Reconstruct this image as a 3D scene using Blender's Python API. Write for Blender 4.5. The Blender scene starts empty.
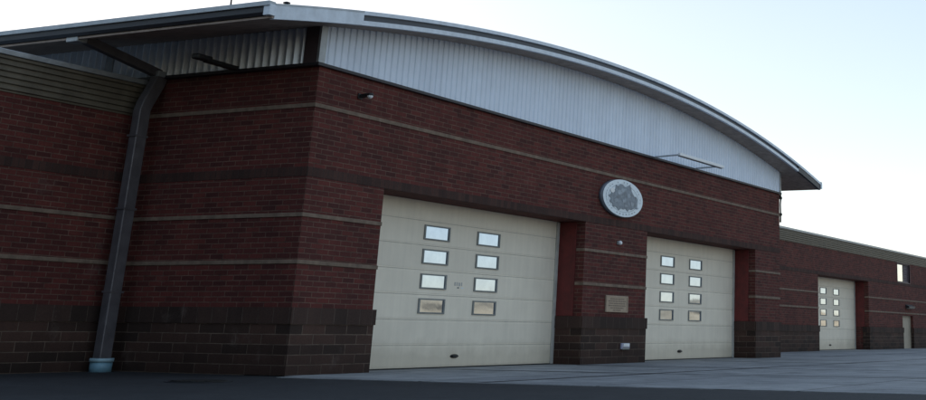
import bpy, bmesh, math, random
from mathutils import Vector, Matrix
random.seed(7)
R = math.radians
scene = bpy.context.scene
COL = scene.collection

# ---------------------------------------------------------------- materials
def new_mat(name):
    m = bpy.data.materials.new(name); m.use_nodes = True
    nt = m.node_tree
    return m, nt, nt.nodes['Principled BSDF']

def N(nt, typ, **kw):
    n = nt.nodes.new(typ)
    for k, v in kw.items():
        if k.startswith('i_'):
            n.inputs[k[2:].replace('_', ' ')].default_value = v
        else:
            setattr(n, k, v)
    return n

def ramp(nt, fac, stops):
    r = N(nt, 'ShaderNodeValToRGB')
    e = r.color_ramp.elements
    while len(e) < len(stops): e.new(0.5)
    for el, (p, c) in zip(e, stops):
        el.position = p; el.color = (*c, 1)
    nt.links.new(fac, r.inputs['Fac'])
    return r.outputs['Color']

def mix(nt, a, b, fac, mode='MIX'):
    m = N(nt, 'ShaderNodeMix', data_type='RGBA', blend_type=mode)
    for s, v in ((m.inputs[0], fac), (m.inputs[6], a), (m.inputs[7], b)):
        if isinstance(v, bpy.types.NodeSocket): nt.links.new(v, s)
        elif isinstance(v, (int, float)): s.default_value = v
        else: s.default_value = (*v, 1)
    return m.outputs[2]

def noise(nt, vec, scale, detail=4, rough=.6):
    n = N(nt, 'ShaderNodeTexNoise'); n.inputs['Scale'].default_value = scale
    n.inputs['Detail'].default_value = detail; n.inputs['Roughness'].default_value = rough
    nt.links.new(vec, n.inputs['Vector'])
    return n.outputs['Fac']

def brick_mat(name, c1, c2, mortar, w, h, msize, dirt=.35, rough=.85, offset=.5, base_dirt=True, bump=.5):
    m, nt, b = new_mat(name)
    uv = N(nt, 'ShaderNodeUVMap').outputs['UV']
    geo = N(nt, 'ShaderNodeNewGeometry').outputs['Position']
    # slight wobble of the courses
    wob = N(nt, 'ShaderNodeTexNoise'); wob.inputs['Scale'].default_value = 3.0
    nt.links.new(uv, wob.inputs['Vector'])
    ws = N(nt, 'ShaderNodeVectorMath', operation='SCALE'); ws.inputs['Scale'].default_value = .012
    nt.links.new(wob.outputs['Color'], ws.inputs[0])
    va = N(nt, 'ShaderNodeVectorMath', operation='ADD')
    nt.links.new(uv, va.inputs[0]); nt.links.new(ws.outputs[0], va.inputs[1])
    br = N(nt, 'ShaderNodeTexBrick', offset=offset)
    br.inputs['Scale'].default_value = 1
    br.inputs['Brick Width'].default_value = w; br.inputs['Row Height'].default_value = h
    br.inputs['Mortar Size'].default_value = msize; br.inputs['Mortar Smooth'].default_value = .25
    br.inputs['Bias'].default_value = -.05
    br.inputs['Color1'].default_value = (*c1, 1); br.inputs['Color2'].default_value = (*c2, 1)
    nt.links.new(va.outputs[0], br.inputs['Vector'])
    mor_n = noise(nt, uv, 2.3, 3)
    mor_c = ramp(nt, mor_n, [(.3, tuple(x*.45 for x in mortar)), (.68, mortar)])
    nt.links.new(mor_c, br.inputs['Mortar'])
    fine = noise(nt, geo, 22, 5)
    col = mix(nt, br.outputs['Color'], ramp(nt, fine, [(.25, (.62, .62, .62)), (.75, (1.3, 1.3, 1.3))]), .6, 'MULTIPLY')
    big = noise(nt, geo, .55, 5, .65)
    col = mix(nt, col, ramp(nt, big, [(.3, (.6, .58, .6)), (.7, (1.2, 1.18, 1.15))]), dirt*1.4, 'MULTIPLY')
    # vertical rain streaks
    mp = N(nt, 'ShaderNodeMapping'); mp.inputs['Scale'].default_value = (2.2, 2.2, .12)
    nt.links.new(geo, mp.inputs['Vector'])
    st = noise(nt, mp.outputs[0], 1.2, 4)
    col = mix(nt, col, ramp(nt, st, [(.35, (.66, .66, .68)), (.6, (1, 1, 1))]), dirt, 'MULTIPLY')
    ef = noise(nt, geo, .9, 8, .72)
    col = mix(nt, col, (.22, .17, .15), ramp(nt, ef, [(.60, (0, 0, 0)), (.74, (.28, .28, .28))]), 'MIX')
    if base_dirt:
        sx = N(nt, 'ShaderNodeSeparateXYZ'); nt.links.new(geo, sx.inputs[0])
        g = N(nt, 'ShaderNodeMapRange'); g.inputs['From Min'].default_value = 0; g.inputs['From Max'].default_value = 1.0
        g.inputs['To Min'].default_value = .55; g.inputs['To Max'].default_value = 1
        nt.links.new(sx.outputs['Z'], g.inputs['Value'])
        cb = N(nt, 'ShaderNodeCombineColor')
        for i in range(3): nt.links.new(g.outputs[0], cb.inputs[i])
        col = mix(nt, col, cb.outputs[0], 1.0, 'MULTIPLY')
    nt.links.new(col, b.inputs['Base Color'])
    b.inputs['Roughness'].default_value = rough
    b.inputs['Specular IOR Level'].default_value = .25
    bm_ = N(nt, 'ShaderNodeBump'); bm_.inputs['Strength'].default_value = bump; bm_.inputs['Distance'].default_value = .02
    inv = N(nt, 'ShaderNodeMath', operation='SUBTRACT'); inv.inputs[0].default_value = 1
    nt.links.new(br.outputs['Fac'], inv.inputs[1])
    ad = N(nt, 'ShaderNodeMath', operation='MULTIPLY_ADD'); ad.inputs[1].default_value = .35
    nt.links.new(fine, ad.inputs[0]); nt.links.new(inv.outputs[0], ad.inputs[2])
    nt.links.new(ad.outputs[0], bm_.inputs['Height'])
    nt.links.new(bm_.outputs[0], b.inputs['Normal'])
    return m

def surf_mat(name, col, rough=.5, metal=0, var=.25, scale=3, streak=0, bump=0, bscale=40, spec=.5, dark_low=0, sheet=None):
    m, nt, b = new_mat(name)
    geo = N(nt, 'ShaderNodeNewGeometry').outputs['Position']
    n1 = noise(nt, geo, scale, 5)
    c = mix(nt, col, ramp(nt, n1, [(.3, (1-var,)*3), (.7, (1+var*.6,)*3)]), 1, 'MULTIPLY')
    if streak:
        mp = N(nt, 'ShaderNodeMapping'); mp.inputs['Scale'].default_value = (3, 3, .15)
        nt.links.new(geo, mp.inputs['Vector'])
        s = noise(nt, mp.outputs[0], 1.5, 5)
        c = mix(nt, c, ramp(nt, s, [(.38, (.72, .71, .7)), (.62, (1.02, 1.02, 1.02))]), streak, 'MULTIPLY')
    if sheet:      # sheet-to-sheet tone difference: (axis, sheet width)
        sx = N(nt, 'ShaderNodeSeparateXYZ'); nt.links.new(geo, sx.inputs[0])
        dv = N(nt, 'ShaderNodeMath', operation='DIVIDE'); dv.inputs[1].default_value = sheet[1]
        nt.links.new(sx.outputs[sheet[0]], dv.inputs[0])
        fl = N(nt, 'ShaderNodeMath', operation='FLOOR'); nt.links.new(dv.outputs[0], fl.inputs[0])
        wn = N(nt, 'ShaderNodeTexWhiteNoise', noise_dimensions='1D'); nt.links.new(fl.outputs[0], wn.inputs['W'])
        c = mix(nt, c, ramp(nt, wn.outputs['Value'], [(0, (.95, .95, .955)), (1, (1.02, 1.02, 1.02))]), 1, 'MULTIPLY')
        if sheet[0] == 0:
            fr_ = N(nt, 'ShaderNodeMath', operation='FRACT'); nt.links.new(dv.outputs[0], fr_.inputs[0])
            c = mix(nt, c, ramp(nt, fr_.outputs[0], [(.0, (.72, .72, .74)), (.02, (1, 1, 1))]), .7, 'MULTIPLY')
    if dark_low:
        sx = N(nt, 'ShaderNodeSeparateXYZ'); nt.links.new(geo, sx.inputs[0])
        n3 = noise(nt, geo, 1.7, 5)
        ma = N(nt, 'ShaderNodeMath', operation='MULTIPLY_ADD'); ma.inputs[1].default_value = -.7
        nt.links.new(n3, ma.inputs[0]); nt.links.new(sx.outputs['Z'], ma.inputs[2])
        c = mix(nt, c, ramp(nt, ma.outputs[0], [(0, (.62, .6, .56)), (.55, (1, 1, 1))]), dark_low, 'MULTIPLY')
    nt.links.new(c, b.inputs['Base Color'])
    b.inputs['Metallic'].default_value = metal
    b.inputs['Specular IOR Level'].default_value = spec
    rr = N(nt, 'ShaderNodeMapRange'); rr.inputs['To Min'].default_value = max(.02, rough-.1); rr.inputs['To Max'].default_value = min(1, rough+.12)
    nt.links.new(n1, rr.inputs['Value']); nt.links.new(rr.outputs[0], b.inputs['Roughness'])
    if bump:
        bp = N(nt, 'ShaderNodeBump'); bp.inputs['Strength'].default_value = bump; bp.inputs['Distance'].default_value = .01
        nt.links.new(noise(nt, geo, bscale, 5), bp.inputs['Height']); nt.links.new(bp.outputs[0], b.inputs['Normal'])
    return m

M = {}
M['brick'] = brick_mat('red_brick', (.135, .034, .028), (.068, .021, .019), (.19, .112, .085), .46, .1375, .013, dirt=.32)
M['block'] = brick_mat('dark_block', (.078, .042, .032), (.034, .022, .0175), (.20, .145, .11), .86, .25, .013, dirt=.35)
M['soldier'] = brick_mat('dark_soldier_block', (.068, .039, .031), (.033, .022, .018), (.13, .095, .075), .52, .9, .012, dirt=.35, offset=0)
M['lintel'] = brick_mat('dark_soldier_course', (.084, .040, .032), (.048, .026, .022), (.06, .045, .04), .2, .9, .011, dirt=.35, offset=0, base_dirt=False)
M['stone'] = surf_mat('cast_stone', (.21, .15, .11), .85, var=.35, scale=4, streak=.6, bump=.2)
M['red_paint'] = surf_mat('red_painted_steel', (.135, .014, .013), .5, var=.35, scale=3, streak=.5)
M['door'] = surf_mat('cream_door_steel', (.86, .78, .645), .5, var=.07, scale=.9, streak=.15, sheet=(2, .743), bump=.22, bscale=1.6, spec=.35, dark_low=.6)
M['track'] = surf_mat('door_track_steel', (.46, .45, .42), .45, var=.2)
M['seam'] = surf_mat('door_seam_shadow', (.52, .47, .39), .8)
M['gasket'] = surf_mat('black_rubber', (.012, .012, .012), .8)
M['frame'] = surf_mat('grey_green_frame', (.20, .215, .21), .5)
M['gable'] = surf_mat('pale_blue_metal', (.75, .84, .98), .45, metal=.0, var=.06, scale=1.6, streak=.12, sheet=(0, 1.088))
M['sidemetal'] = surf_mat('galvanised_sheet', (.82, .87, .94), .38, metal=.25, var=.15, scale=2, streak=.3)
M['flash'] = surf_mat('dark_flashing', (.022, .02, .027), .5)
M['trimdark'] = surf_mat('purple_brown_trim', (.085, .06, .066), .55)
M['fascia'] = surf_mat('light_fascia_metal', (.68, .75, .84), .4, metal=.0, var=.15, streak=.2)
M['navy'] = surf_mat('dark_navy_fascia', (.035, .045, .065), .4)
M['soffit'] = surf_mat('brown_soffit', (.40, .32, .275), .7, var=.3)
M['roof'] = surf_mat('roof_metal', (.25, .28, .30), .4, metal=.5)
M['gutter'] = surf_mat('grey_gutter_metal', (.42, .46, .50), .4, metal=.2, var=.2)
M['gutterdark'] = surf_mat('dark_gutter_side', (.026, .03, .04), .5, var=.2)
M['parapet'] = surf_mat('tan_ribbed_metal', (.135, .115, .085), .55, metal=.15, var=.25, scale=1.5, streak=.4)
M['coping'] = surf_mat('pale_coping_metal', (.36, .38, .40), .4, metal=.4)
M['pipe'] = surf_mat('grey_violet_downspout', (.135, .125, .135), .42, metal=.35, var=.25, streak=.4)
M['boot'] = surf_mat('blue_pipe_boot', (.16, .30, .38), .5, var=.3)
M['bootrim'] = surf_mat('pale_blue_ring', (.30, .44, .50), .5, var=.3)
M['white'] = surf_mat('white_enamel', (.78, .80, .82), .4, var=.08)
M['signface'] = surf_mat('sign_face', (.76, .84, .90), .45, var=.12, scale=5)
M['signgrey'] = surf_mat('sign_grey', (.22, .26, .31), .5, var=.5, scale=6)
M['signfaint'] = surf_mat('sign_faint_grey', (.42, .48, .54), .5, var=.2)
M['signmid'] = surf_mat('sign_mid_grey', (.33, .38, .44), .5, var=.4, scale=6)
M['signrim'] = surf_mat('sign_rim', (.16, .18, .22), .45)
M['bronze'] = surf_mat('dull_bronze', (.33, .26, .20), .45, metal=.4, var=.2, scale=6)
M['bronzedark'] = surf_mat('dark_bronze', (.16, .12, .09), .5, metal=.3)
M['louver'] = surf_mat('purple_louver', (.05, .024, .036), .5)
M['mark'] = surf_mat('faded_grey_mark', (.50, .49, .47), .5)
M['black'] = surf_mat('black_metal', (.014, .014, .016), .5)
M['tan'] = surf_mat('tan_paint', (.40, .345, .27), .55, var=.15, streak=.3)
M['plastic'] = surf_mat('lavender_plastic', (.40, .40, .52), .5)

def glass_mat(name, tint, rough=.03, metal=1.0):
    m, nt, b = new_mat(name)
    geo = N(nt, 'ShaderNodeNewGeometry').outputs['Position']
    n = noise(nt, geo, 2.5, 4)
    c = mix(nt, tint, ramp(nt, n, [(.3, (.86, .86, .88)), (.7, (1, 1, 1))]), 1, 'MULTIPLY')
    nt.links.new(c, b.inputs['Base Color'])
    b.inputs['Metallic'].default_value = metal
    b.inputs['Roughness'].default_value = rough
    bp = N(nt, 'ShaderNodeBump'); bp.inputs['Strength'].default_value = .03; bp.inputs['Distance'].default_value = .02
    nt.links.new(noise(nt, geo, 1.8, 2), bp.inputs['Height']); nt.links.new(bp.outputs[0], b.inputs['Normal'])
    return m
M['glass'] = glass_mat('mirror_window_glass', (.55, .66, .82))
M['paleglass'] = glass_mat('pale_window_glass', (.96, .96, .96), .12)

# ---------------------------------------------------------------- mesh builder
class MB:
    def __init__(self):
        self.v = []; self.f = []; self.mi = []; self.smooth = []; self.mats = []
    def mat(self, m):
        if m not in self.mats: self.mats.append(m)
        return self.mats.index(m)
    def face(self, pts, m, smooth=False):
        k = len(self.v); self.v += [tuple(p) for p in pts]
        self.f.append(tuple(range(k, k+len(pts)))); self.mi.append(self.mat(m)); self.smooth.append(smooth)
    def box(self, a, b, m, skip=''):
        x0, y0, z0 = a; x1, y1, z1 = b
        P = [(x0,y0,z0),(x1,y0,z0),(x1,y1,z0),(x0,y1,z0),(x0,y0,z1),(x1,y0,z1),(x1,y1,z1),(x0,y1,z1)]
        k = len(self.v); self.v += P
        for key, q in (('b',(0,3,2,1)),('t',(4,5,6,7)),('f',(0,1,5,4)),('k',(2,3,7,6)),('r',(1,2,6,5)),('l',(3,0,4,7))):
            if key in skip: continue
            self.f.append(tuple(k+i for i in q)); self.mi.append(self.mat(m)); self.smooth.append(False)
    def prism(self, poly, axis, t0, t1, m, mside=None, smooth=False):
        """poly: 2D outline; axis 'y' -> poly in (x,z), 'x' -> (y,z), 'z' -> (x,y)"""
        def P(p, t):
            return {'y': (p[0], t, p[1]), 'x': (t, p[0], p[1]), 'z': (p[0], p[1], t)}[axis]
        n = len(poly); k = len(self.v)
        self.v += [P(p, t0) for p in poly] + [P(p, t1) for p in poly]
        self.f.append(tuple(k+i for i in range(n))); self.mi.append(self.mat(m)); self.smooth.append(False)
        self.f.append(tuple(k+n+i for i in reversed(range(n)))); self.mi.append(self.mat(m)); self.smooth.append(False)
        for i in range(n):
            j = (i+1) % n
            self.f.append((k+i, k+n+i, k+n+j, k+j)); self.mi.append(self.mat(mside or m)); self.smooth.append(smooth)
    def tube(self, pts, r, m, seg=12, cap=True):
        pts = [Vector(p) for p in pts]; rings = []
        for i, p in enumerate(pts):
            d = (pts[min(i+1, len(pts)-1)] - pts[max(i-1, 0)]).normalized()
            a = d.orthogonal().normalized() if i == 0 else (rings_a - d*(rings_a.dot(d))).normalized()
            rings_a = a; b = d.cross(a)
            rr = r[i] if isinstance(r, (list, tuple)) else r
            k = len(self.v)
            self.v += [tuple(p + (a*math.cos(2*math.pi*j/seg) + b*math.sin(2*math.pi*j/seg))*rr) for j in range(seg)]
            rings.append(k)
        for r0, r1 in zip(rings, rings[1:]):
            for j in range(seg):
                jj = (j+1) % seg
                self.f.append((r0+j, r0+jj, r1+jj, r1+j)); self.mi.append(self.mat(m)); self.smooth.append(True)
        if cap:
            for k, rev in ((rings[0], True), (rings[-1], False)):
                q = list(range(k, k+seg)); 
                self.f.append(tuple(reversed(q)) if rev else tuple(q)); self.mi.append(self.mat(m)); self.smooth.append(False)
    def rect_tube(self, pts, w, h, m, up=(0, 1, 0)):
        """rectangular section swept along pts; w across, h along 'up'"""
        pts = [Vector(p) for p in pts]; ks = []
        for i, p in enumerate(pts):
            d = (pts[min(i+1, len(pts)-1)] - pts[max(i-1, 0)]).normalized()
            u = Vector(up); u = (u - d*u.dot(d)).normalized(); s = d.cross(u)
            k = len(self.v)
            for a, b in ((-1,-1),(1,-1),(1,1),(-1,1)):
                self.v.append(tuple(p + s*a*w/2 + u*b*h/2))
            ks.append(k)
        for k0, k1 in zip(ks, ks[1:]):
            for j in range(4):
                jj = (j+1) % 4
                self.f.append((k0+j, k0+jj, k1+jj, k1+j)); self.mi.append(self.mat(m)); self.smooth.append(False)
        self.f.append(tuple(reversed(range(ks[0], ks[0]+4)))); self.mi.append(self.mat(m)); self.smooth.append(False)
        self.f.append(tuple(range(ks[-1], ks[-1]+4))); self.mi.append(self.mat(m)); self.smooth.append(False)
    def build(self, name, parent=None, bevel=0, seg=2, uvoff=(0, 0), recalc=True, **tags):
        me = bpy.data.meshes.new(name)
        me.from_pydata(self.v, [], self.f)
        for m in self.mats: me.materials.append(m)
        for p, i, s in zip(me.polygons, self.mi, self.smooth): p.material_index = i; p.use_smooth = s
        if recalc:
            bm = bmesh.new(); bm.from_mesh(me); bmesh.ops.recalc_face_normals(bm, faces=bm.faces); bm.to_mesh(me); bm.free()
        me.update()
        uv = me.uv_layers.new(name='UVMap')
        for p in me.polygons:
            n = p.normal; ax = max(range(3), key=lambda i: abs(n[i]))
            for li in p.loop_indices:
                c = me.vertices[me.loops[li].vertex_index].co
                q = ((c.y, c.z), (c.x, c.z), (c.x, c.y))[ax]
                uv.data[li].uv = (q[0]+uvoff[0], q[1]+uvoff[1])
        o = bpy.data.objects.new(name, me); COL.objects.link(o)
        if parent: o.parent = parent
        if bevel:
            b = o.modifiers.new('bevel', 'BEVEL'); b.width = bevel; b.segments = seg; b.limit_method = 'ANGLE'; b.angle_limit = R(40)
        for k, v in tags.items(): o[k] = v
        return o

def empty(name, label, cat, loc=(0, 0, 0), group=None):
    o = bpy.data.objects.new(name, None); o.empty_display_size = .2; COL.objects.link(o)
    o.location = loc; o['label'] = label; o['category'] = cat
    if group: o['group'] = group
    return o

def reparent_at(o, root):
    """o was built in world coordinates; root is an unrotated empty"""
    o.parent = root; o.matrix_parent_inverse = Matrix.Translation(-root.location)
    return o

# ---------------------------------------------------------------- dimensions
H = 8.0; XE = 34.72; YW = 6.1; DEP = 28.0
DH = 5.0; REC = 1.133
Z1, Z3, Z4 = 6.9, 4.0, 2.80
BASE = 1.66; SOLD = 1.25
D1, D2, D3 = (3.21, 14.885), (19.9, 31.48), (57.82, 69.4)
LWX = -22.0                 # far end of the left wing
RWX = 150.0                 # far end of the right wing
WT, WB = 7.78, 6.86         # wing parapet top / bottom

station = empty('fire_station', 'dark red brick fire station with arched metal roof, low wings and cream garage doors', 'fire station', (XE/2, 10, 0))
def part(mb, name, **kw):
    kw.setdefault('bevel', 0)
    o = mb.build(name, None, **kw)
    return reparent_at(o, station)

# ---- brick walls -----------------------------------------------------------
def wall_front(mb, y, x0, x1, z0, z1, openings, m, depth):
    xs = sorted({x0, x1, *[v for o in openings for v in o[:2]]})
    zs = sorted({z0, z1, *[v for o in openings for v in o[2:]]})
    for a, b in zip(xs, xs[1:]):
        for c, d in zip(zs, zs[1:]):
            mx, mz = (a+b)/2, (c+d)/2
            if any(o[0] < mx < o[1] and o[2] < mz < o[3] for o in openings): continue
            mb.face([(a,y,c),(b,y,c),(b,y,d),(a,y,d)], m)
    for a, b, c, d in openings:
        mb.face([(a,y,c),(a,y+depth,c),(a,y+depth,d),(a,y,d)], m)
        mb.face([(b,y,c),(b,y,d),(b,y+depth,d),(b,y+depth,c)], m)
        mb.face([(a,y,d),(a,y+depth,d),(b,y+depth,d),(b,y,d)], m)
        if c > z0: mb.face([(a,y,c),(b,y,c),(b,y+depth,c),(a,y+depth,c)], m)

B = M['brick']
mb = MB()
wall_front(mb, 0, 0, XE, -.1, H, [(D1[0], D1[1], -.1, DH), (D2[0], D2[1], -.1, DH)], B, REC+.3)
part(mb, 'front_wall', recalc=False)
mb = MB()
mb.face([(0,0,-.1),(0,0,H),(0,DEP,H),(0,DEP,-.1)], B)
part(mb, 'side_wall', recalc=False, uvoff=(.2, 0))
mb = MB()
mb.face([(XE,0,-.1),(XE,DEP,-.1),(XE,DEP,H),(XE,0,H)], B)
part(mb, 'side_wall', recalc=False)
mb = MB()
mb.face([(0,DEP,-.1),(0,DEP,H),(XE,DEP,H),(XE,DEP,-.1)], B)
part(mb, 'rear_wall', recalc=False)
# wings
mb = MB()
mb.face([(LWX,YW,-.1),(0,YW,-.1),(0,YW,WB),(LWX,YW,WB)], B)
mb.face([(LWX,YW,-.1),(LWX,YW,WB),(LWX,DEP-4,WB),(LWX,DEP-4,-.1)], B)
part(mb, 'wing_wall', recalc=False, uvoff=(.13, 0))
WIN = (77.5, 81.3, 5.27, 6.78); EDR = (78.75, 82.0, -.1, 2.62)
mb = MB()
wall_front(mb, YW, XE, RWX, -.1, WB, [(D3[0], D3[1], -.1, DH)], B, REC+.3)
# entry door and window openings are cut out of the same sheet: rebuild with all openings
mb = MB()
wall_front(mb, YW, XE, 74.0, -.1, WB, [(D3[0], D3[1], -.1, DH)], B, REC+.3)
wall_front(mb, YW, 74.0, RWX, -.1, WB, [EDR, WIN], B, .5)
mb.face([(RWX,YW,-.1),(RWX,DEP-4,-.1),(RWX,DEP-4,WB),(RWX,YW,WB)], B)
part(mb, 'wing_wall', recalc=False, uvoff=(.07, 0))
# wing roofs (flat, behind the parapets)
mb = MB(); mb.box((LWX,YW+.3,WB-.3),(-.01,DEP-4,WB-.1), M['roof']); part(mb, 'flat_roof')
mb = MB(); mb.box((XE+.01,YW+.3,WB-.3),(RWX,DEP-4,WB-.1), M['roof']); part(mb, 'flat_roof')

# ---- dark block base ------------------------------------------------------
def base_run(mb, x0, x1, y, back, endl=True, endr=True):
    l = .04 if endl else 0; r = .04 if endr else 0
    mb.box((x0-l, y-.05, -.1), (x1+r, back, SOLD), M['block'], skip='tb')
def sold_run(mb, x0, x1, y, back, endl=True, endr=True):
    l = .075 if endl else 0; r = .075 if endr else 0
    mb.box((x0-l, y-.085, SOLD), (x1+r, back, BASE), M['soldier'])
def base_part(runs):
    mb = MB()
    for r in runs: base_run(mb, *r)
    part(mb, 'block_base')
    mb = MB()
    for r in runs: sold_run(mb, *r)
    part(mb, 'soldier_course', uvoff=(0, 0))
base_part([(0, D1[0], 0, REC, True, True)])
base_part([(D1[1], D2[0], 0, REC, True, True)])
base_part([(D2[1], XE, 0, REC, True, True)])
base_part([(XE, D3[0], YW, YW+REC, False, True)])
base_part([(D3[1], EDR[0], YW, YW+.5, True, True)])
base_part([(EDR[1], RWX, YW, YW+.5, True, False)])
base_part([(LWX, -.001, YW, YW+.3, False, False)])
mb = MB(); mb.box((-.04, REC, -.1), (.3, YW-.05, SOLD), M['block'], skip='tbfk'); part(mb, 'block_base')
mb = MB(); mb.box((-.075, REC, SOLD), (.3, YW-.085, BASE), M['soldier'], skip='fk'); part(mb, 'soldier_course')
# ---- dark lintel course, stone bands --------------------------------------
def ring(name, z0, z1, proud, m, segs):
    for s in segs:
        mb = MB()
        if s[0] == 'x':
            _, x0, x1, y = s; mb.box((x0, y-proud, z0), (x1, y+.2, z1), m)
        else:
            _, y0, y1, x = s; mb.box((x-proud, y0, z0), (x+.2, y1, z1), m)
        part(mb, name, bevel=.006, seg=1)
LT = 5.25
ring('lintel_course', DH+.003, LT, .012, M['lintel'], [('x', -.012, XE+.012, 0), ('y', .2, YW-.012, 0), ('x', LWX, -.012, YW), ('x', XE, RWX, YW)])
S = M['stone']
ring('stone_band', Z1-.055, Z1+.055, .03, S, [('x', -.03, XE+.03, 0), ('y', .2, YW+.05, 0)])
for z in (Z3, Z4):
    ring('stone_band', z-.052, z+.052, .03, S, [('x', -.03, D1[0]+.02, 0), ('x', D1[1]-.02, D2[0]+.02, 0), ('x', D2[1]-.02, XE+.03, 0),
                                        ('y', .2, YW-.03, 0), ('x', LWX, -.03, YW)])
for z in (3.83, 2.80):
    segs = [('x', XE, D3[0]+.02, YW)]
    segs += [('x', D3[1]-.02, RWX, YW)]
    ring('stone_band', z-.052, z+.052, .03, S, segs)
# stone returns into the brick reveals
for z, (xa, ya) in ((Z3, (D1[1], 0)), (Z4, (D1[1], 0)), (Z3, (D2[1], 0)), (Z4, (D2[1], 0)), (3.83, (D3[1], YW)), (2.80, (D3[1], YW))):
    mb = MB(); mb.box((xa-.02, ya+.2, z-.052), (xa+.1, ya+.34, z+.052), S); part(mb, 'stone_band')
# red painted steel jambs
for (xa, ya) in ((D1, 0), (D2, 0), (D3, YW)):
    for x0, x1 in ((xa[1]-.035, xa[1]+.05), (xa[0]-.05, xa[0]+.035)):
        mb = MB(); mb.box((x0, ya+.36, BASE+.004), (x1, ya+REC-.002, DH-.01), M['red_paint'])
        part(mb, 'door_jamb', bevel=.01)

# ---- garage doors ------------------------------------------------------------
def garage_door(x0, x1, y, z0=0.0):
    n = 7; top = DH+.1
    seams = [.03, .68, 1.425, 2.17, 2.91, 3.655, 4.40, top]
    mb = MB()
    for a, b in zip(seams, seams[1:]):
        mb.box((x0-.05, y, a+.007), (x1+.05, y+.05, b-.007), M['door'])
        # pressed ribs: two very shallow grooves read as lines
        if b-a > .6:
            mb.box((x0-.05, y-.006, a+.05), (x1+.05, y, b-.05), M['door'], skip='k')
    mb.box((x0-.05, y+.004, 0), (x1+.05, y+.055, top), M['seam'])
    o = mb.build('garage_door', None, bevel=.006, seg=2)
    reparent_at(o, station)
    sub = lambda b, nm, **k: sub_parent(b.build(nm, None, **k), o)
    def sub_parent(c, p): c.parent = p; c.matrix_parent_inverse = p.matrix_world.inverted() @ Matrix.Identity(4); c.matrix_parent_inverse = Matrix.Identity(4); return c
    for i, zc in enumerate((4.06, 3.325, 2.58, 1.84)):
        for xo in (3.53, 6.43):
            b = MB(); xa = x0+xo; xb = xa+1.36; za, zb = zc-.225, zc+.225; t = .075; tz = .042
            f = M['frame']
            b.box((xa, y-.04, za), (xa+t, y+.02, zb), f); b.box((xb-t, y-.04, za), (xb, y+.02, zb), f)
            b.box((xa+t, y-.04, za), (xb-t, y+.02, za+tz), f); b.box((xa+t, y-.04, zb-tz), (xb-t, y+.02, zb), f)
            b.face([(xa+t, y-.012, za+tz), (xb-t, y-.012, za+tz), (xb-t, y-.012, zb-tz), (xa+t, y-.012, zb-tz)], M['glass'])
            sub(b, 'window', recalc=False)
    b = MB(); b.box((x1-.20, y-.07, .02), (x1-.036, y-.008, DH-.02), M['track']); sub(b, 'door_track', bevel=.01)
    b = MB(); b.box((x0, y-.05, 0.0), (x1-.04, y-.01, .035), M['gasket']); sub(b, 'bottom_seal', bevel=.008)
    # pull handle: oval cup with a bar
    b = MB()
    el = [(x0+5.62+.21*math.cos(a), .345+.062*math.sin(a)) for a in [2*math.pi*k/24 for k in range(24)]]
    b.prism(el, 'y', y-.03, y-.004, M['black'])
    b.tube([(x0+5.47, y-.06, .345), (x0+5.77, y-.06, .345)], .022, M['black'], 8)
    b.box((x0+5.47, y-.06, .33), (x0+5.50, y-.02, .36), M['black']); b.box((x0+5.74, y-.06, .33), (x0+5.77, y-.02, .36), M['black'])
    sub(b, 'pull_handle')
    return o, sub
d1, sub1 = garage_door(*D1, REC)
d2, sub2 = garage_door(*D2, REC)
d3, sub3 = garage_door(*D3, YW+REC)
# faint maker's mark between the third row of windows of the first door
b = MB()
for i, (dx, w_, z_) in enumerate(((0, .07, 2.50), (.12, .05, 2.50), (.22, .09, 2.49), (.36, .06, 2.50))):
    b.box((D1[0]+5.36+dx, REC-.012, z_), (D1[0]+5.36+dx+w_, REC-.0065, z_+.11), M['mark'])
b.box((D1[0]+5.72, REC-.014, 2.42), (D1[0]+5.86, REC-.0065, 2.46), M['white'])
b.box((D1[0]+5.52, REC-.014, 2.42), (D1[0]+5.62, REC-.0065, 2.46), M['frame'])
sub1(b, 'maker_mark')
# closed dark interior behind the doors
for xa, ya in ((D1, REC), (D2, REC), (D3, YW+REC)):
    mb = MB(); mb.box((xa[0]-.6, ya+.3, -.05), (xa[1]+.6, ya+.35, DH+.6), M['gasket']); part(mb, 'door_backing')

# ---- entry door and window of the right wing ---------------------------------
mb = MB(); y = YW+.28
mb.box((EDR[0]+.12, y, 0), (EDR[1]-.12, y+.06, EDR[3]-.1), M['tan'])
o = part(mb, 'entry_door', bevel=.01)
mb = MB(); mb.box((EDR[0], y-.05, 0), (EDR[0]+.12, y+.1, EDR[3]), M['tan']); mb.box((EDR[1]-.12, y-.05, 0), (EDR[1], y+.1, EDR[3]), M['tan'])
mb.box((EDR[0]+.12, y-.05, EDR[3]-.1), (EDR[1]-.12, y+.1, EDR[3]), M['tan']); c = mb.build('frame', None, bevel=.01); c.parent = o
mb = MB(); mb.box((EDR[0]+.3, y-.05, .95), (EDR[0]+.5, y-.002, 1.2), M['track']); mb.tube([(EDR[0]+.4, y-.12, 1.05), (EDR[0]+.75, y-.12, 1.05)], .03, M['track'], 8)
mb.box((EDR[0]+.38, y-.12, 1.03), (EDR[0]+.42, y-.04, 1.07), M['track']); c = mb.build('handle', None); c.parent = o
mb = MB(); y = YW+.12; f = M['trimdark']; t = .14
x0, x1, z0, z1 = WIN; xm = x0+2.15
mb.box((x0, y-.05, z0), (x0+t, y+.06, z1), f); mb.box((xm, y-.05, z0), (xm+t, y+.06, z1), f); mb.box((x1-t, y-.05, z0), (x1, y+.06, z1), f)
for xa, xb in ((x0+t, xm), (xm+t, x1-t)):
    mb.box((xa, y-.05, z0), (xb, y+.06, z0+.08), f); mb.box((xa, y-.05, z1-.08), (xb, y+.06, z1), f)
o = part(mb, 'window', bevel=.01)
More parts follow.
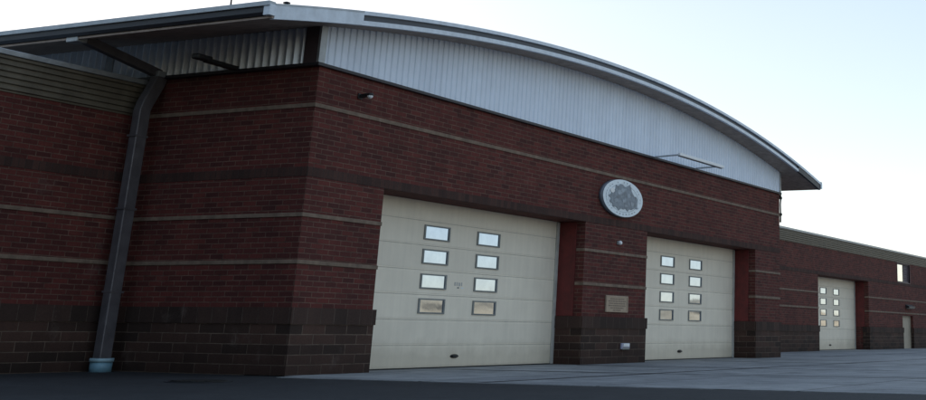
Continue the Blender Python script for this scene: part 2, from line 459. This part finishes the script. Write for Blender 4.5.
mb = MB(); mb.face([(x0+t, y, z0+.08), (xm, y, z0+.08), (xm, y, z1-.08), (x0+t, y, z1-.08)], M['paleglass'])
c = mb.build('pane', None, recalc=False); c.parent = o
mb = MB(); n = 9; h = (z1-z0-.16)/n
for k in range(n):
    z = z0+.08+k*h
    mb.prism([(y+.02, z+h*.9), (y-.03, z+.02), (y-.03, z), (y+.03, z+h*.9)], 'x', xm+t, x1-t, M['louver'])
c = mb.build('louver', None); c.parent = o
mb = MB(); mb.box((x0-.06, YW-.03, z0-.06), (x0, YW+.3, z1+.06), f); mb.box((x1, YW-.03, z0-.06), (x1+.06, YW+.3, z1+.06), f)
mb.box((x0, YW-.03, z1), (x1, YW+.4, z1+.06), f); mb.box((x0, YW-.03, z0-.06), (x1, YW+.4, z0), f)
c = mb.build('surround', None); c.parent = o

# ---- roof -----------------------------------------------------------------------
OX, OY = 3.09, 1.145
XA, XB = -OX, XE+OX
ZA, ZP = 8.86, 10.83
half = (XB-XA)/2; xc = (XA+XB)/2; rise = ZP-ZA
RAD = (half**2+rise**2)/(2*rise); zc0 = ZP-RAD
def arc(x, off=0.0): return zc0 + math.sqrt(max(0, RAD**2-(x-xc)**2)) - off
TH = .36
NS = 72
xs = [XA+(XB-XA)*i/NS for i in range(NS+1)]
def arc_strip(x0, x1, o0, o1, y0, y1, m, n=NS, mside=None):
    b = MB(); q = [x0+(x1-x0)*i/n for i in range(n+1)]
    for a, c in zip(q, q[1:]):
        A0, A1, C0, C1 = arc(a, o0), arc(a, o1), arc(c, o0), arc(c, o1)
        b.face([(a,y0,A1),(c,y0,C1),(c,y0,C0),(a,y0,A0)], m)
        b.face([(a,y1,A1),(a,y1,A0),(c,y1,C0),(c,y1,C1)], m)
        b.face([(a,y0,A0),(c,y0,C0),(c,y1,C0),(a,y1,A0)], m)
        b.face([(a,y0,A1),(a,y1,A1),(c,y1,C1),(c,y0,C1)], mside or m)
    a = x0; b.face([(a,y0,arc(a,o1)),(a,y0,arc(a,o0)),(a,y1,arc(a,o0)),(a,y1,arc(a,o1))], m)
    a = x1; b.face([(a,y0,arc(a,o1)),(a,y1,arc(a,o1)),(a,y1,arc(a,o0)),(a,y0,arc(a,o0))], m)
    return b
roof = part(arc_strip(XA, XB, .02, TH-.05, -OY+.1, DEP+1, M['roof'], mside=M['roof']), 'roof', recalc=False)
def rsub(b, nm, **k):
    o = b.build(nm, None, **k); o.parent = roof
    return o
# ribbed soffit boards under the roof (seams run along the eave)
b = MB()
q = [XA+.02+(XB-XA-.04)*i/150 for i in range(151)]
for i, (a, c) in enumerate(zip(q, q[1:])):
    o0 = TH-.045
    g = .02
    b.face([(a+g,-OY+.12,arc(a+g,o0+.03)),(a+g,DEP,arc(a+g,o0+.03)),(c,DEP,arc(c,o0+.03)),(c,-OY+.12,arc(c,o0+.03))], M['soffit'])
    b.face([(a,-OY+.12,arc(a,o0+.0)),(a,DEP,arc(a,o0+.0)),(a+g,DEP,arc(a+g,o0+.03)),(a+g,-OY+.12,arc(a+g,o0+.03))], M['soffit'])
    b.face([(c,-OY+.12,arc(c,o0+.03)),(c,DEP,arc(c,o0+.03)),(c,DEP,arc(c,o0)),(c,-OY+.12,arc(c,o0))], M['soffit'])
rsub(b, 'soffit', recalc=False)
# layered fascia along the front arch
rsub(arc_strip(XA+3.3, XB-3.3, 0, .11, -OY-.02, -OY+.12, M['fascia']), 'fascia_strip', recalc=False)
rsub(arc_strip(XA+3.3, XB-3.3, .11, .27, -OY+.07, -OY+.12, M['navy']), 'fascia_recess', recalc=False)
rsub(arc_strip(XA+3.3, XB-3.3, .27, .40, -OY-.0, -OY+.12, M['fascia']), 'fascia_strip', recalc=False)
rsub(arc_strip(XA, XA+3.3, 0, .05, -OY-.035, -OY+.12, M['gutter'], n=8), 'fascia_cap', recalc=False)
rsub(arc_strip(XA, XA+3.3, .05, .40, -OY-.025, -OY+.12, M['fascia'], n=8), 'corner_fascia', recalc=False)
rsub(arc_strip(XB-3.3, XB, 0, .12, -OY-.025, -OY+.12, M['fascia'], n=8), 'corner_fascia', recalc=False)
rsub(arc_strip(XB-3.3, XB, .12, .40, -OY-.005, -OY+.12, M['gutterdark'], n=8), 'corner_fascia', recalc=False)
# eave gutters along both sides
for sx, xe in ((-1, XA), (1, XB)):
    b = MB()
    prof = [(0, -.02), (.16, -.02), (.2, .02), (.2, .07), (.16, .07), (.16, .02), (.02, .02), (.02, -.22), (.15, -.26), (.15, -.30), (0, -.30)]
    z = ZA-.02
    outer = [(xe+sx*.0, z-.29), (xe+sx*.12, z-.29), (xe+sx*.18, z-.22), (xe+sx*.18, z-.03), (xe, z-.03)]
    b.prism(outer, 'y', -OY-.02, DEP+1, M['gutterdark'])
    o = rsub(b, 'gutter')
    b = MB(); b.box((min(xe, xe+sx*.24), -OY-.03, z-.075), (max(xe, xe+sx*.24), DEP+1, z+.05), M['gutter']); rsub(b, 'gutter_lip', bevel=.012)
    b = MB(); b.box((min(xe-sx*.02, xe+sx*.06), -OY, z-.36), (max(xe-sx*.02, xe+sx*.06), DEP+1, z-.295), M['soffit']); rsub(b, 'eave_trim', bevel=.01)
    b = MB(); b.box((min(xe, xe+sx*.21), -OY-.05, z-.31), (max(xe, xe+sx*.21), -OY+.16, z-.03), M['fascia']); rsub(b, 'gutter_cap', bevel=.012)

# ---- gable cladding ---------------------------------------------------------------
def soff(x): return arc(x, TH-.03)
pitch = .272
def corr(u):   # trapezoid rib profile, 0..1 depth
    t = (u/pitch) % 1.0
    if t < .3: return 0
    if t < .42: return (t-.3)/.12
    if t < .88: return 1
    return 1-(t-.88)/.12
def corr_side(u):   # softer, deeper rib of the side sheets
    t = (u/pitch) % 1.0
    if t < .12: return 0
    if t < .42: return (t-.12)/.30
    if t < .62: return 1
    return 1-(t-.62)/.38
def corr_pts(u0, u1, front=True):
    n0 = math.floor(u0/pitch); n1 = math.ceil(u1/pitch)
    out = [u0]
    for k in range(n0, n1+1):
        for t in ((0, .3, .42, .88) if front else (0, .12, .42, .62)):
            u = (k+t)*pitch
            if u0+1e-4 < u < u1-1e-4: out.append(u)
    return out+[u1]
mb = MB(); us = corr_pts(.10, XE-.12)
for a, c in zip(us, us[1:]):
    ya, yc = -.01-.03*(1-corr(a)), -.01-.03*(1-corr(c))
    mb.face([(a,ya,H+.05),(c,yc,H+.05),(c,yc,soff(c)),(a,ya,soff(a))], M['gable'])
part(mb, 'gable_panel', recalc=False)
mb = MB(); us = corr_pts(.46, DEP, False)
zt = soff(0)
for a, c in zip(us, us[1:]):
    xa, xc_ = -.01-.13*(1-corr_side(a)), -.01-.13*(1-corr_side(c))
    mb.face([(xa,a,H+.04),(xa,a,zt-.02),(xc_,c,zt-.02),(xc_,c,H+.04)], M['sidemetal'])
part(mb, 'side_panel', recalc=False)
mb = MB(); zt = soff(XE)
mb.face([(XE+.01,0,H),(XE+.01,DEP,H),(XE+.01,DEP,zt),(XE+.01,0,zt)], M['sidemetal']); part(mb, 'side_panel', recalc=False)
mb = MB(); mb.box((-.15, .0, H+.04), (.02, .46, soff(0)-.02), M['trimdark']); part(mb, 'corner_trim', bevel=.01)
mb = MB(); mb.box((-.155, -.085, H+.04), (.10, .0, soff(.1)-.03), M['coping']); part(mb, 'corner_trim', bevel=.01)
mb = MB(); mb.box((XE-.12, -.085, H+.04), (XE+.04, .0, soff(XE)-.03), M['coping']); part(mb, 'corner_trim', bevel=.01)
mb = MB(); mb.box((-.17, -.11, H-.05), (XE+.06, .0, H+.04), M['flash']); part(mb, 'drip_flashing', bevel=.012)
mb = MB(); mb.box((-.17, .0, H-.05), (.02, DEP, H+.04), M['flash']); part(mb, 'drip_flashing', bevel=.012)

# ---- wing parapets ------------------------------------------------------------------
def parapet(x0, x1, zb, zt):
    mb = MB(); n = 6; h = (zt-.14-zb)/n
    for k in range(n):
        z = zb+k*h
        prof = [(YW-.03, z), (YW-.03, z+h*.30), (YW-.085, z+h*.45), (YW-.085, z+h*.92), (YW-.03, z+h), (YW+.1, z+h), (YW+.1, z)]
        mb.prism(prof, 'x', x0, x1, M['parapet'])
    part(mb, 'parapet_panel')
    mb = MB(); mb.box((x0, YW-.13, zt-.14), (x1, YW+.3, zt), M['coping']); part(mb, 'coping', bevel=.015)
parapet(LWX, -.02, WB-.02, 7.90)
parapet(XE+.02, RWX, WB-.02, 7.72)

# ---- downspout in the inner corner, with the leader from the gutter ------------------
mb = MB()
mb.rect_tube([(-.70, 5.62, .3), (-.66, 5.62, 6.95), (-.60, 5.62, 7.15), (-.27, 5.64, 7.80), (-.21, 5.64, 8.0)], .37, .28, M['pipe'])
ds = part(mb, 'downspout', bevel=.025)
def dsub(b, nm, **k):
    o = b.build(nm, None, **k); o.parent = ds; return o
b = MB(); b.tube([(-.71, 5.6, -.02), (-.71, 5.6, .24)], .275, M['boot'], 24); dsub(b, 'pipe_boot')
b = MB(); b.tube([(-.71, 5.6, .24), (-.71, 5.6, .33)], .30, M['bootrim'], 24); dsub(b, 'boot_ring')
for z in (2.0, 4.2, 6.2):
    b = MB(); b.box((-.89, 5.465, z), (-.45, 5.79, z+.05), M['pipe']); dsub(b, 'strap')
b = MB(); b.rect_tube([(-.20, 5.64, 7.98), (-.20, 5.64, 8.14)], .46, .34, M['coping']); dsub(b, 'pipe_collar', bevel=.02)
b = MB(); b.rect_tube([(-2.95, 5.76, 8.60), (-.22, 5.66, 8.07)], .24, .22, M['pipe']); dsub(b, 'leader_pipe', bevel=.02)
b = MB(); b.box((-3.17, 5.55, 8.42), (-2.85, 5.98, 8.68), M['coping']); dsub(b, 'gutter_outlet', bevel=.02)
mb = MB(); mb.box((-.17, 7.68, H+.04), (-.09, 7.98, 8.9), M['coping']); part(mb, 'cover_strip', bevel=.015)
# thin cable conduit down the far end of the front wall
mb = MB(); mb.tube([(XE+.06, -.02, 7.95), (XE+.10, -.03, 7.7), (XE+.05, -.03, 7.45), (XE+.08, -.03, 6.98), (XE+.06, -.03, 6.55)], [.06, .045, .04, .045, .05], M['black'], 8)
for z in (7.78, 6.95): mb.box((XE+.02, -.09, z-.06), (XE+.16, .03, z+.06), M['black'])
part(mb, 'conduit')

# ---------------------------------------------------------------- things on the walls
# round emblem
EX, EZ, ERX, ERZ = 17.42, 6.08, 1.66, .715
em = empty('emblem_sign', 'round white emblem sign with grey crest on the brick between two garage doors', 'sign', (EX, 0, EZ))
def ell(k, n=64): return [(EX+ERX*k*math.cos(2*math.pi*i/n), EZ+ERZ*k*math.sin(2*math.pi*i/n)) for i in range(n)]
b = MB(); b.prism(ell(1.0), 'y', -.15, -.002, M['signrim'], smooth=True); reparent_at(b.build('rim'), em)
b = MB(); b.prism(ell(.985), 'y', -.185, -.166, M['signface'], smooth=True); reparent_at(b.build('face', bevel=.006), em)
b = MB()   # raised outer ring and a thin inner ring
def ringmesh(b, k0, k1, y, m, n=64):
    A, C = ell(k0, n), ell(k1, n)
    for i in range(n):
        j = (i+1) % n
        b.face([(A[i][0], y, A[i][1]), (A[j][0], y, A[j][1]), (C[j][0], y, C[j][1]), (C[i][0], y, C[i][1])], m)
ringmesh(b, .72, .745, -.1885, M['signfaint'])
reparent_at(b.build('ring', recalc=False), em)
b = MB()
for k in range(34):          # worn illegible lettering round the border
    a = 2*math.pi*(k+.5)/34
    if random.random() < .16: continue
    cx_, cz_ = EX+ERX*.845*math.cos(a), EZ+ERZ*.845*math.sin(a)
    w_, h_ = random.uniform(.035, .06), random.uniform(.022, .035)
    t = Vector((-math.sin(a)*ERX, 0, math.cos(a)*ERZ)).normalized(); r = Vector((math.cos(a)*ERX, 0, math.sin(a)*ERZ)).normalized()
    c0 = Vector((cx_, -.1885, cz_))
    b.face([tuple(c0+t*s*w_+r*q*h_) for s, q in ((-1,-1),(1,-1),(1,1),(-1,1))], M['signfaint'])
reparent_at(b.build('lettering', recalc=False), em)
crest = [(-.68,.456),(-.50,.42),(-.29,.53),(-.12,.50),(.055,.45),(.22,.47),(.45,.55),(.58,.46),(.61,.35),(.76,.22),(.89,.14),(1.0,.16),(1.135,.055),(1.10,-.10),(1.16,-.32),
         (.92,-.30),(.64,-.39),(.50,-.36),(.36,-.47),(.15,-.38),(.01,-.42),(-.2,-.40),(-.38,-.48),(-.6,-.37),(-.83,-.39),(-.9,-.27),(-1.12,-.21),(-1.04,-.08),(-1.25,.01),(-1.02,.10),(-.94,.25),(-.70,.28)]
b = MB(); b.prism([(EX+x, EZ+z) for x, z in crest], 'y', -.205, -.186, M['signgrey'])
for x, z, r_ in ((.42, .12, .10), (-.35, .2, .12), (.0, -.1, .09), (-.62, -.12, .1), (.7, -.15, .09), (.2, -.28, .08), (-.1, .3, .09)):
    b.prism([(EX+x+r_*1.8*math.cos(a)*random.uniform(.7, 1.2), EZ+z+r_*.8*math.sin(a)*random.uniform(.7, 1.2)) for a in [2*math.pi*k/9 for k in range(9)]], 'y', -.212, -.204, M['signmid'])
b.prism([(EX-.95+.17*math.cos(a), EZ+.22+.09*math.sin(a)) for a in [2*math.pi*k/10 for k in range(10)]], 'y', -.216, -.19, M['white'])
reparent_at(b.build('crest'), em)

# bronze plaque
pq = empty('plaque', 'small tan bronze plaque on the brick pier below the round emblem', 'plaque', (17.47, 0, 2.13))
b = MB(); b.box((16.58, -.05, 1.83), (18.36, -.002, 2.44), M['bronze']); reparent_at(b.build('plate', bevel=.012), pq)
b = MB()
for x0, x1, z0, z1 in ((16.60, 18.34, 2.39, 2.42), (16.60, 18.34, 1.85, 1.88), (16.60, 16.67, 1.88, 2.39), (18.27, 18.34, 1.88, 2.39)):
    b.box((x0, -.062, z0), (x1, -.049, z1), M['bronze'])
reparent_at(b.build('border'), pq)
b = MB()
for k in range(6):
    w_ = (.55, .7, .62, .68, .5, .3)[k]; z = 2.32-k*.082; x = 17.47-w_
    while x < 17.47+w_:
        l = random.uniform(.06, .2); b.box((x, -.055, z-.018), (min(x+l, 17.47+w_), -.049, z+.018), M['bronzedark']); x += l+.045
reparent_at(b.build('worn_inscription'), pq)

# electrical outlet
ot = empty('outlet_box', 'small pale outlet box low on the dark block base of the middle pier', 'outlet box', (18.17, 0, .62))
b = MB(); b.box((17.83, -.13, .50), (18.48, -.048, .72), M['plastic']); reparent_at(b.build('box', bevel=.02), ot)
b = MB(); b.box((17.93, -.16, .60), (18.40, -.129, .71), M['white']); b.box((17.87, -.14, .49), (18.44, -.129, .56), M['frame']); reparent_at(b.build('cover', bevel=.012), ot)

# white door chime light
bl = empty('signal_light', 'tiny white signal light on the middle brick pier, under the round emblem', 'light', (17.45, 0, 4.4))
b = MB(); b.box((17.34, -.04, 4.33), (17.56, -.002, 4.47), M['frame']); reparent_at(b.build('backplate', bevel=.01), bl)
b = MB(); b.tube([(17.45, -.04, 4.4), (17.45, -.12, 4.4), (17.45, -.16, 4.4)], [.08, .08, .05], M['white'], 16); reparent_at(b.build('lens'), bl)

# security camera
sc_ = empty('security_camera', 'small dome security camera with a white lens high on the brick near the corner', 'security camera', (1.75, 0, 7.42))
b = MB(); b.box((1.66, -.04, 7.34), (1.84, -.0, 7.50), M['black']); b.rect_tube([(1.75, -.04, 7.42), (1.75, -.30, 7.44)], .11, .10, M['black'], up=(0, 0, 1)); reparent_at(b.build('bracket', bevel=.01), sc_)
b = MB(); b.tube([(1.75, -.37, 7.49), (1.75, -.37, 7.47), (1.75, -.37, 7.42)], [.06, .095, .095], M['black'], 16); reparent_at(b.build('housing'), sc_)
b = MB(); b.tube([(1.75, -.37, 7.42), (1.75, -.37, 7.38), (1.75, -.37, 7.35), (1.75, -.37, 7.335)], [.085, .078, .05, .015], M['white'], 16); reparent_at(b.build('dome'), sc_)

# open frame bracket over the emblem
fr = empty('frame_bracket', 'white open metal frame sticking out from the foot of the arched blue gable panel', 'bracket', (22.2, 0, 8.08))
b = MB(); b.rect_tube([(20.12, -1.25, 8.10), (24.6, -1.25, 8.10)], .10, .13, M['white'], up=(0, 0, 1)); reparent_at(b.build('front_bar', bevel=.02), fr)
for x in (20.2, 24.2):
    b = MB(); b.rect_tube([(x, -.10, 8.04), (x, -1.2, 8.08)], .06, .06, M['gutter'], up=(0, 0, 1)); reparent_at(b.build('arm', bevel=.01), fr)
b = MB(); b.rect_tube([(20.2, -1.17, 8.035), (24.6, -1.17, 8.035)], .03, .03, M['gutterdark'], up=(0, 0, 1)); reparent_at(b.build('lower_rail'), fr)

# dark arm over the side wall
am = empty('floodlight_arm', 'dark floodlight on an arm reaching out under the left eave, above the side wall', 'floodlight', (0, 2.85, 8.05))
b = MB(); b.rect_tube([(-.08, 2.86, 8.06), (-1.35, 2.76, 8.06)], .19, .12, M['black'], up=(0, 0, 1)); reparent_at(b.build('arm', bevel=.02), am)
b = MB(); b.rect_tube([(-1.2, 2.77, 8.10), (-1.78, 2.72, 8.09)], .25, .14, M['black'], up=(0, 0, 1)); reparent_at(b.build('lamp_head', bevel=.04), am)
b = MB(); b.box((-.10, 2.72, 7.96), (-.0, 3.0, 8.14), M['black']); reparent_at(b.build('base_plate', bevel=.01), am)

# wall light over entry door
wl = empty('wall_light', 'dark wedge wall light above the tan entry door of the far wing', 'wall light', (80.6, YW, 3.35))
b = MB(); b.prism([(YW, 3.52), (YW-.34, 3.36), (YW-.34, 3.28), (YW-.05, 3.2), (YW, 3.2)], 'x', 79.7, 81.6, M['black']); reparent_at(b.build('housing', bevel=.01), wl)
b = MB(); b.prism([(YW-.06, 3.198), (YW-.32, 3.272), (YW-.32, 3.25), (YW-.06, 3.17)], 'x', 79.85, 81.45, M['track']); reparent_at(b.build('lens'), wl)

# roof antenna
an = empty('whip_antenna', 'thin dark whip antenna standing on the roof near the left eave', 'antenna', (-2.1, 1.33, 8.95))
b = MB(); b.tube([(-2.1, 1.33, 8.9), (-2.12, 1.36, 9.9)], [.03, .014], M['black'], 8); reparent_at(b.build('rod'), an)
b = MB(); b.tube([(-2.1, 1.33, 8.86), (-2.1, 1.33, 9.02)], .07, M['black'], 12); reparent_at(b.build('base'), an)
vn = empty('roof_vent_cap', 'tiny dark knob on the roof edge just past the front left roof corner', 'vent', (-2.5, -.9, 8.98))
b = MB(); b.tube([(-2.5, -.95, 8.95), (-2.5, -.95, 9.02)], .05, M['gutterdark'], 12); reparent_at(b.build('stub'), vn)
b = MB(); b.tube([(-2.5, -.95, 9.02), (-2.5, -.95, 9.05), (-2.5, -.95, 9.07)], [.09, .09, .03], M['gutterdark'], 12); reparent_at(b.build('cap'), vn)

# ---------------------------------------------------------------- ground
def ground_mat(name, c0, c1, rough, scale, bump, speck=0, joints=None, spec=.3):
    m, nt, b = new_mat(name)
    geo = N(nt, 'ShaderNodeNewGeometry').outputs['Position']
    n1 = noise(nt, geo, scale, 7, .65)
    c = ramp(nt, n1, [(.3, c0), (.7, c1)])
    n2 = noise(nt, geo, .16, 5, .6)
    c = mix(nt, c, ramp(nt, n2, [(.35, (.62, .63, .66)), (.65, (1.15, 1.15, 1.15))]), .8, 'MULTIPLY')
    n4 = noise(nt, geo, 14, 3, .7)
    c = mix(nt, c, ramp(nt, n4, [(.35, (.7, .7, .7)), (.65, (1.2, 1.2, 1.2))]), .5, 'MULTIPLY')
    if joints:
        st = noise(nt, geo, .55, 6, .7)
        c = mix(nt, c, ramp(nt, st, [(.30, (.45, .45, .46)), (.46, (1, 1, 1))]), .8, 'MULTIPLY')
        for xt in (7.6, 9.9, 24.4, 26.9):
            sx = N(nt, 'ShaderNodeSeparateXYZ'); nt.links.new(geo, sx.inputs[0])
            wv = N(nt, 'ShaderNodeTexNoise'); wv.inputs['Scale'].default_value = .35; nt.links.new(geo, wv.inputs['Vector'])
            a1 = N(nt, 'ShaderNodeMath', operation='MULTIPLY_ADD'); a1.inputs[1].default_value = 1.6; nt.links.new(wv.outputs['Fac'], a1.inputs[0]); nt.links.new(sx.outputs['X'], a1.inputs[2])
            a2 = N(nt, 'ShaderNodeMath', operation='SUBTRACT'); a2.inputs[1].default_value = xt+.8; nt.links.new(a1.outputs[0], a2.inputs[0])
            a3 = N(nt, 'ShaderNodeMath', operation='ABSOLUTE'); nt.links.new(a2.outputs[0], a3.inputs[0])
            c = mix(nt, c, ramp(nt, a3.outputs[0], [(.12, (.62, .62, .63)), (.45, (1, 1, 1))]), .75, 'MULTIPLY')
        br = N(nt, 'ShaderNodeTexBrick', offset=0); br.inputs['Scale'].default_value = 1
        br.inputs['Brick Width'].default_value = joints[0]; br.inputs['Row Height'].default_value = joints[1]
        br.inputs['Mortar Size'].default_value = .05; br.inputs['Mortar Smooth'].default_value = .3
        br.inputs['Color1'].default_value = (1, 1, 1, 1); br.inputs['Color2'].default_value = (.8, .8, .82, 1); br.inputs['Mortar'].default_value = (.3, .3, .3, 1)
        wob = N(nt, 'ShaderNodeVectorMath', operation='MULTIPLY_ADD'); wn = N(nt, 'ShaderNodeTexNoise'); wn.inputs['Scale'].default_value = .8
        nt.links.new(geo, wn.inputs['Vector']); nt.links.new(wn.outputs['Color'], wob.inputs[0]); wob.inputs[1].default_value = (.05, .05, 0)
        nt.links.new(geo, wob.inputs[2]); nt.links.new(wob.outputs[0], br.inputs['Vector'])
        c = mix(nt, c, br.outputs['Color'], .8, 'MULTIPLY')
    nt.links.new(c, b.inputs['Base Color'])
    b.inputs['Roughness'].default_value = rough; b.inputs['Specular IOR Level'].default_value = spec
    bp = N(nt, 'ShaderNodeBump'); bp.inputs['Strength'].default_value = bump; bp.inputs['Distance'].default_value = .015
    nt.links.new(noise(nt, geo, 30, 6, .7), bp.inputs['Height']); nt.links.new(bp.outputs[0], b.inputs['Normal'])
    return m
M['concrete'] = ground_mat('concrete_apron', (.23, .235, .24), (.35, .355, .355), .8, 1.3, .3, joints=(7.3, 4.6))
M['asphalt'] = ground_mat('asphalt', (.017, .018, .021), (.033, .034, .038), .85, 2.0, .6)
M['earth'] = ground_mat('dry_earth', (.16, .12, .075), (.26, .20, .12), .95, .4, .4)
M['seal'] = ground_mat('crack_seal', (.03, .03, .034), (.05, .05, .055), .7, 2, .2)
M['iron'] = ground_mat('cast_iron', (.006, .006, .007), (.014, .014, .015), .6, 5, .4)

b = MB(); b.face([(-3000,-3000,-.03),(3000,-3000,-.03),(3000,3000,-.03),(-3000,3000,-.03)], M['earth'])
b.build('ground', recalc=False, kind='structure')
b = MB(); b.face([(-60,-70,-.016),(200,-70,-.016),(200,40,-.016),(-60,40,-.016)], M['asphalt'])
b.build('parking_lot', recalc=False, kind='structure')
b = MB()
ed = [(-.85, 8), (-.82, -.5), (-.55, -5.7), (-.25, -10.3), (.43, -16.5), (3.2, -40)]
poly = ed[1:] + [(160, -40), (160, 7.5), (34, 7.5), (34, 1.3), (-.04, 1.3), (-.04, -.5)]
b.prism(poly, 'z', -.02, 0.0, M['concrete'])
b.build('concrete_apron', kind='structure')
# tar-sealed joints across the apron
def seal_line(p0, p1, w=.13):
    b = MB(); n = 40; P0, P1 = Vector(p0), Vector(p1); d = (P1-P0); s = Vector((-d.y, d.x)).normalized()
    pts = []
    for i in range(n+1):
        c = P0+d*i/n + s*random.uniform(-.03, .03); pts.append((c, w*random.uniform(.6, 1.3)))
    for (a, wa), (c, wc) in zip(pts, pts[1:]):
        b.face([(*(a-s*wa), .004), (*(a+s*wa), .004), (*(c+s*wc), .004), (*(c-s*wc), .004)], M['seal'])
    return b
b = MB()
for p0, p1 in (((7.3, -.3), (9.6, -15.5)), ((14.2, -.3), (16.9, -15)), ((24.6, -.3), (25.2, -14)), ((-.4, -6.2), (40, -6.9)), ((40, -.3), (39.5, -14)), ((52, 5.5), (51, -12)), ((38, -1.0), (90, -1.6))):
    q = seal_line(p0, p1); k = len(b.v)
    b.v += q.v; b.f += [tuple(i+k for i in f) for f in q.f]; b.mi += [b.mat(M['seal'])]*len(q.f); b.smooth += q.smooth
b.build('apron_crack_seal', recalc=False, kind='structure')
# manhole cover
mh = empty('manhole_cover', 'round black manhole cover in the dark asphalt in front of the side wall', 'manhole cover', (-3.75, -.95, 0))
cir = lambda r: [(-3.75+r*math.cos(2*math.pi*k/40), -.95+r*math.sin(2*math.pi*k/40)) for k in range(40)]
b = MB(); b.prism(cir(.72), 'z', -.014, .0, M['asphalt']); reparent_at(b.build('collar'), mh)
b = MB(); b.prism(cir(.62), 'z', -.012, .012, M['iron'])
for k in range(-4, 5):
    hw = math.sqrt(.55**2-(k*.12)**2); b.box((-3.75-hw, -.95+k*.12-.02, .012), (-3.75+hw, -.95+k*.12+.02, .02), M['iron'])
reparent_at(b.build('lid'), mh)

# sunlit dry ridge across the road: what the low door windows mirror
m, nt, bs = new_mat('dry_grass_slope')
geo = N(nt, 'ShaderNodeNewGeometry').outputs['Position']
c = ramp(nt, noise(nt, geo, .12, 7, .7), [(.36, (.05, .045, .03)), (.48, (.60, .45, .27)), (.7, (.80, .63, .40))])
nt.links.new(c, bs.inputs['Base Color']); bs.inputs['Roughness'].default_value = .95
b = MB(); nx, ny = 90, 8
def hz(x, t):
    return (8.0+2.0*math.sin(x*.021)+1.4*math.sin(x*.067+1)+.8*math.sin(x*.19+2))*math.sin(t*math.pi/2)**1.2
def grid_rise(b, P, n, mat_):
    for i in range(n):
        for j in range(10):
            q = [P(i/n, j/10), P((i+1)/n, j/10), P((i+1)/n, (j+1)/10), P(i/n, (j+1)/10)]
            b.face(q, mat_, True)
for i in range(nx):
    for j in range(ny):
        x0, x1 = -150+i*9, -150+(i+1)*9; t0, t1 = j/ny, (j+1)/ny
        Y = lambda t: -96-t*26
        b.face([(x0,Y(t0),hz(x0,t0)-.05),(x0,Y(t1),hz(x0,t1)-.05),(x1,Y(t1),hz(x1,t1)-.05),(x1,Y(t0),hz(x1,t0)-.05)], m, True)
b.build('offscreen_hills', recalc=True, kind='structure')
# made-up unseen slope on the left, blocking low sky from the side wall
mw = ground_mat('sky_block_slope', (.016, .022, .010), (.045, .055, .025), .95, .5, 1.0)
b = MB()
def rise(s_, t):
    y = -60+s_*190
    return (-56-t*40+2*math.sin(y*.11), y, -.05+(20+3*math.sin(y*.05)+2*math.sin(y*.31))*math.sin(t*math.pi/2))
grid_rise(b, rise, 70, mw)
b.build('offscreen_hills', recalc=True, kind='structure')

# ---------------------------------------------------------------- light
SUN_AZ, SUN_EL = R(50), R(13)      # azimuth from +X towards +Y
world = bpy.data.worlds.new('World'); scene.world = world; world.use_nodes = True
nt = world.node_tree; bg = nt.nodes['Background']
sky = nt.nodes.new('ShaderNodeTexSky'); sky.sky_type = 'NISHITA'; sky.sun_disc = False
sky.sun_elevation = SUN_EL; sky.sun_rotation = R(90)-SUN_AZ
sky.air_density = 1.0; sky.dust_density = .5; sky.ozone_density = 1.4; sky.altitude = 1500
hs = nt.nodes.new('ShaderNodeHueSaturation'); hs.inputs['Saturation'].default_value = 1.35
gm = nt.nodes.new('ShaderNodeGamma'); gm.inputs['Gamma'].default_value = .42      # compresses sky contrast to lift the light on the front
nt.links.new(sky.outputs[0], gm.inputs['Color']); nt.links.new(gm.outputs[0], hs.inputs['Color'])
nt.links.new(mix(nt, hs.outputs[0], (1.04, .965, .925), 1.0, 'MULTIPLY'), bg.inputs['Color']); bg.inputs['Strength'].default_value = .55
sl = bpy.data.lights.new('sun', 'SUN'); sl.energy = 4.5; sl.angle = R(.5); sl.color = (1, .90, .76)
so = bpy.data.objects.new('sun', sl); COL.objects.link(so)
d = Vector((-math.cos(SUN_AZ)*math.cos(SUN_EL), -math.sin(SUN_AZ)*math.cos(SUN_EL), -math.sin(SUN_EL)))
so.rotation_euler = d.to_track_quat('-Z', 'Y').to_euler(); so.location = (60, 60, 40)

# ---------------------------------------------------------------- camera
cam = bpy.data.cameras.new('camera'); co = bpy.data.objects.new('camera', cam); COL.objects.link(co)
Rv = Vector((0.39394403, -0.919072, 0.01071276)); Uv = Vector((-0.28669196, -0.11179498, 0.95147759)); Fv = Vector((0.87327877, 0.37790018, 0.30753152))
co.matrix_world = Matrix(((Rv.x, Uv.x, -Fv.x, -26.26447), (Rv.y, Uv.y, -Fv.y, -23.6299), (Rv.z, Uv.z, -Fv.z, 1.1801), (0, 0, 0, 1)))
cam.sensor_fit = 'HORIZONTAL'; cam.sensor_width = 36
cam.lens = 1243.60564/926*36
cam.shift_x = (463-733.43533)/926; cam.shift_y = (-70.27793-200)/926
cam.clip_start = .1; cam.clip_end = 8000
scene.camera = co
scene.view_settings.view_transform = 'Standard'; scene.view_settings.look = 'None'
scene.view_settings.exposure = 0; scene.view_settings.gamma = 1
scene.render.resolution_x = 1024; scene.render.resolution_y = 442
scene.cycles.use_denoising = True
scene.cycles.max_bounces = 6
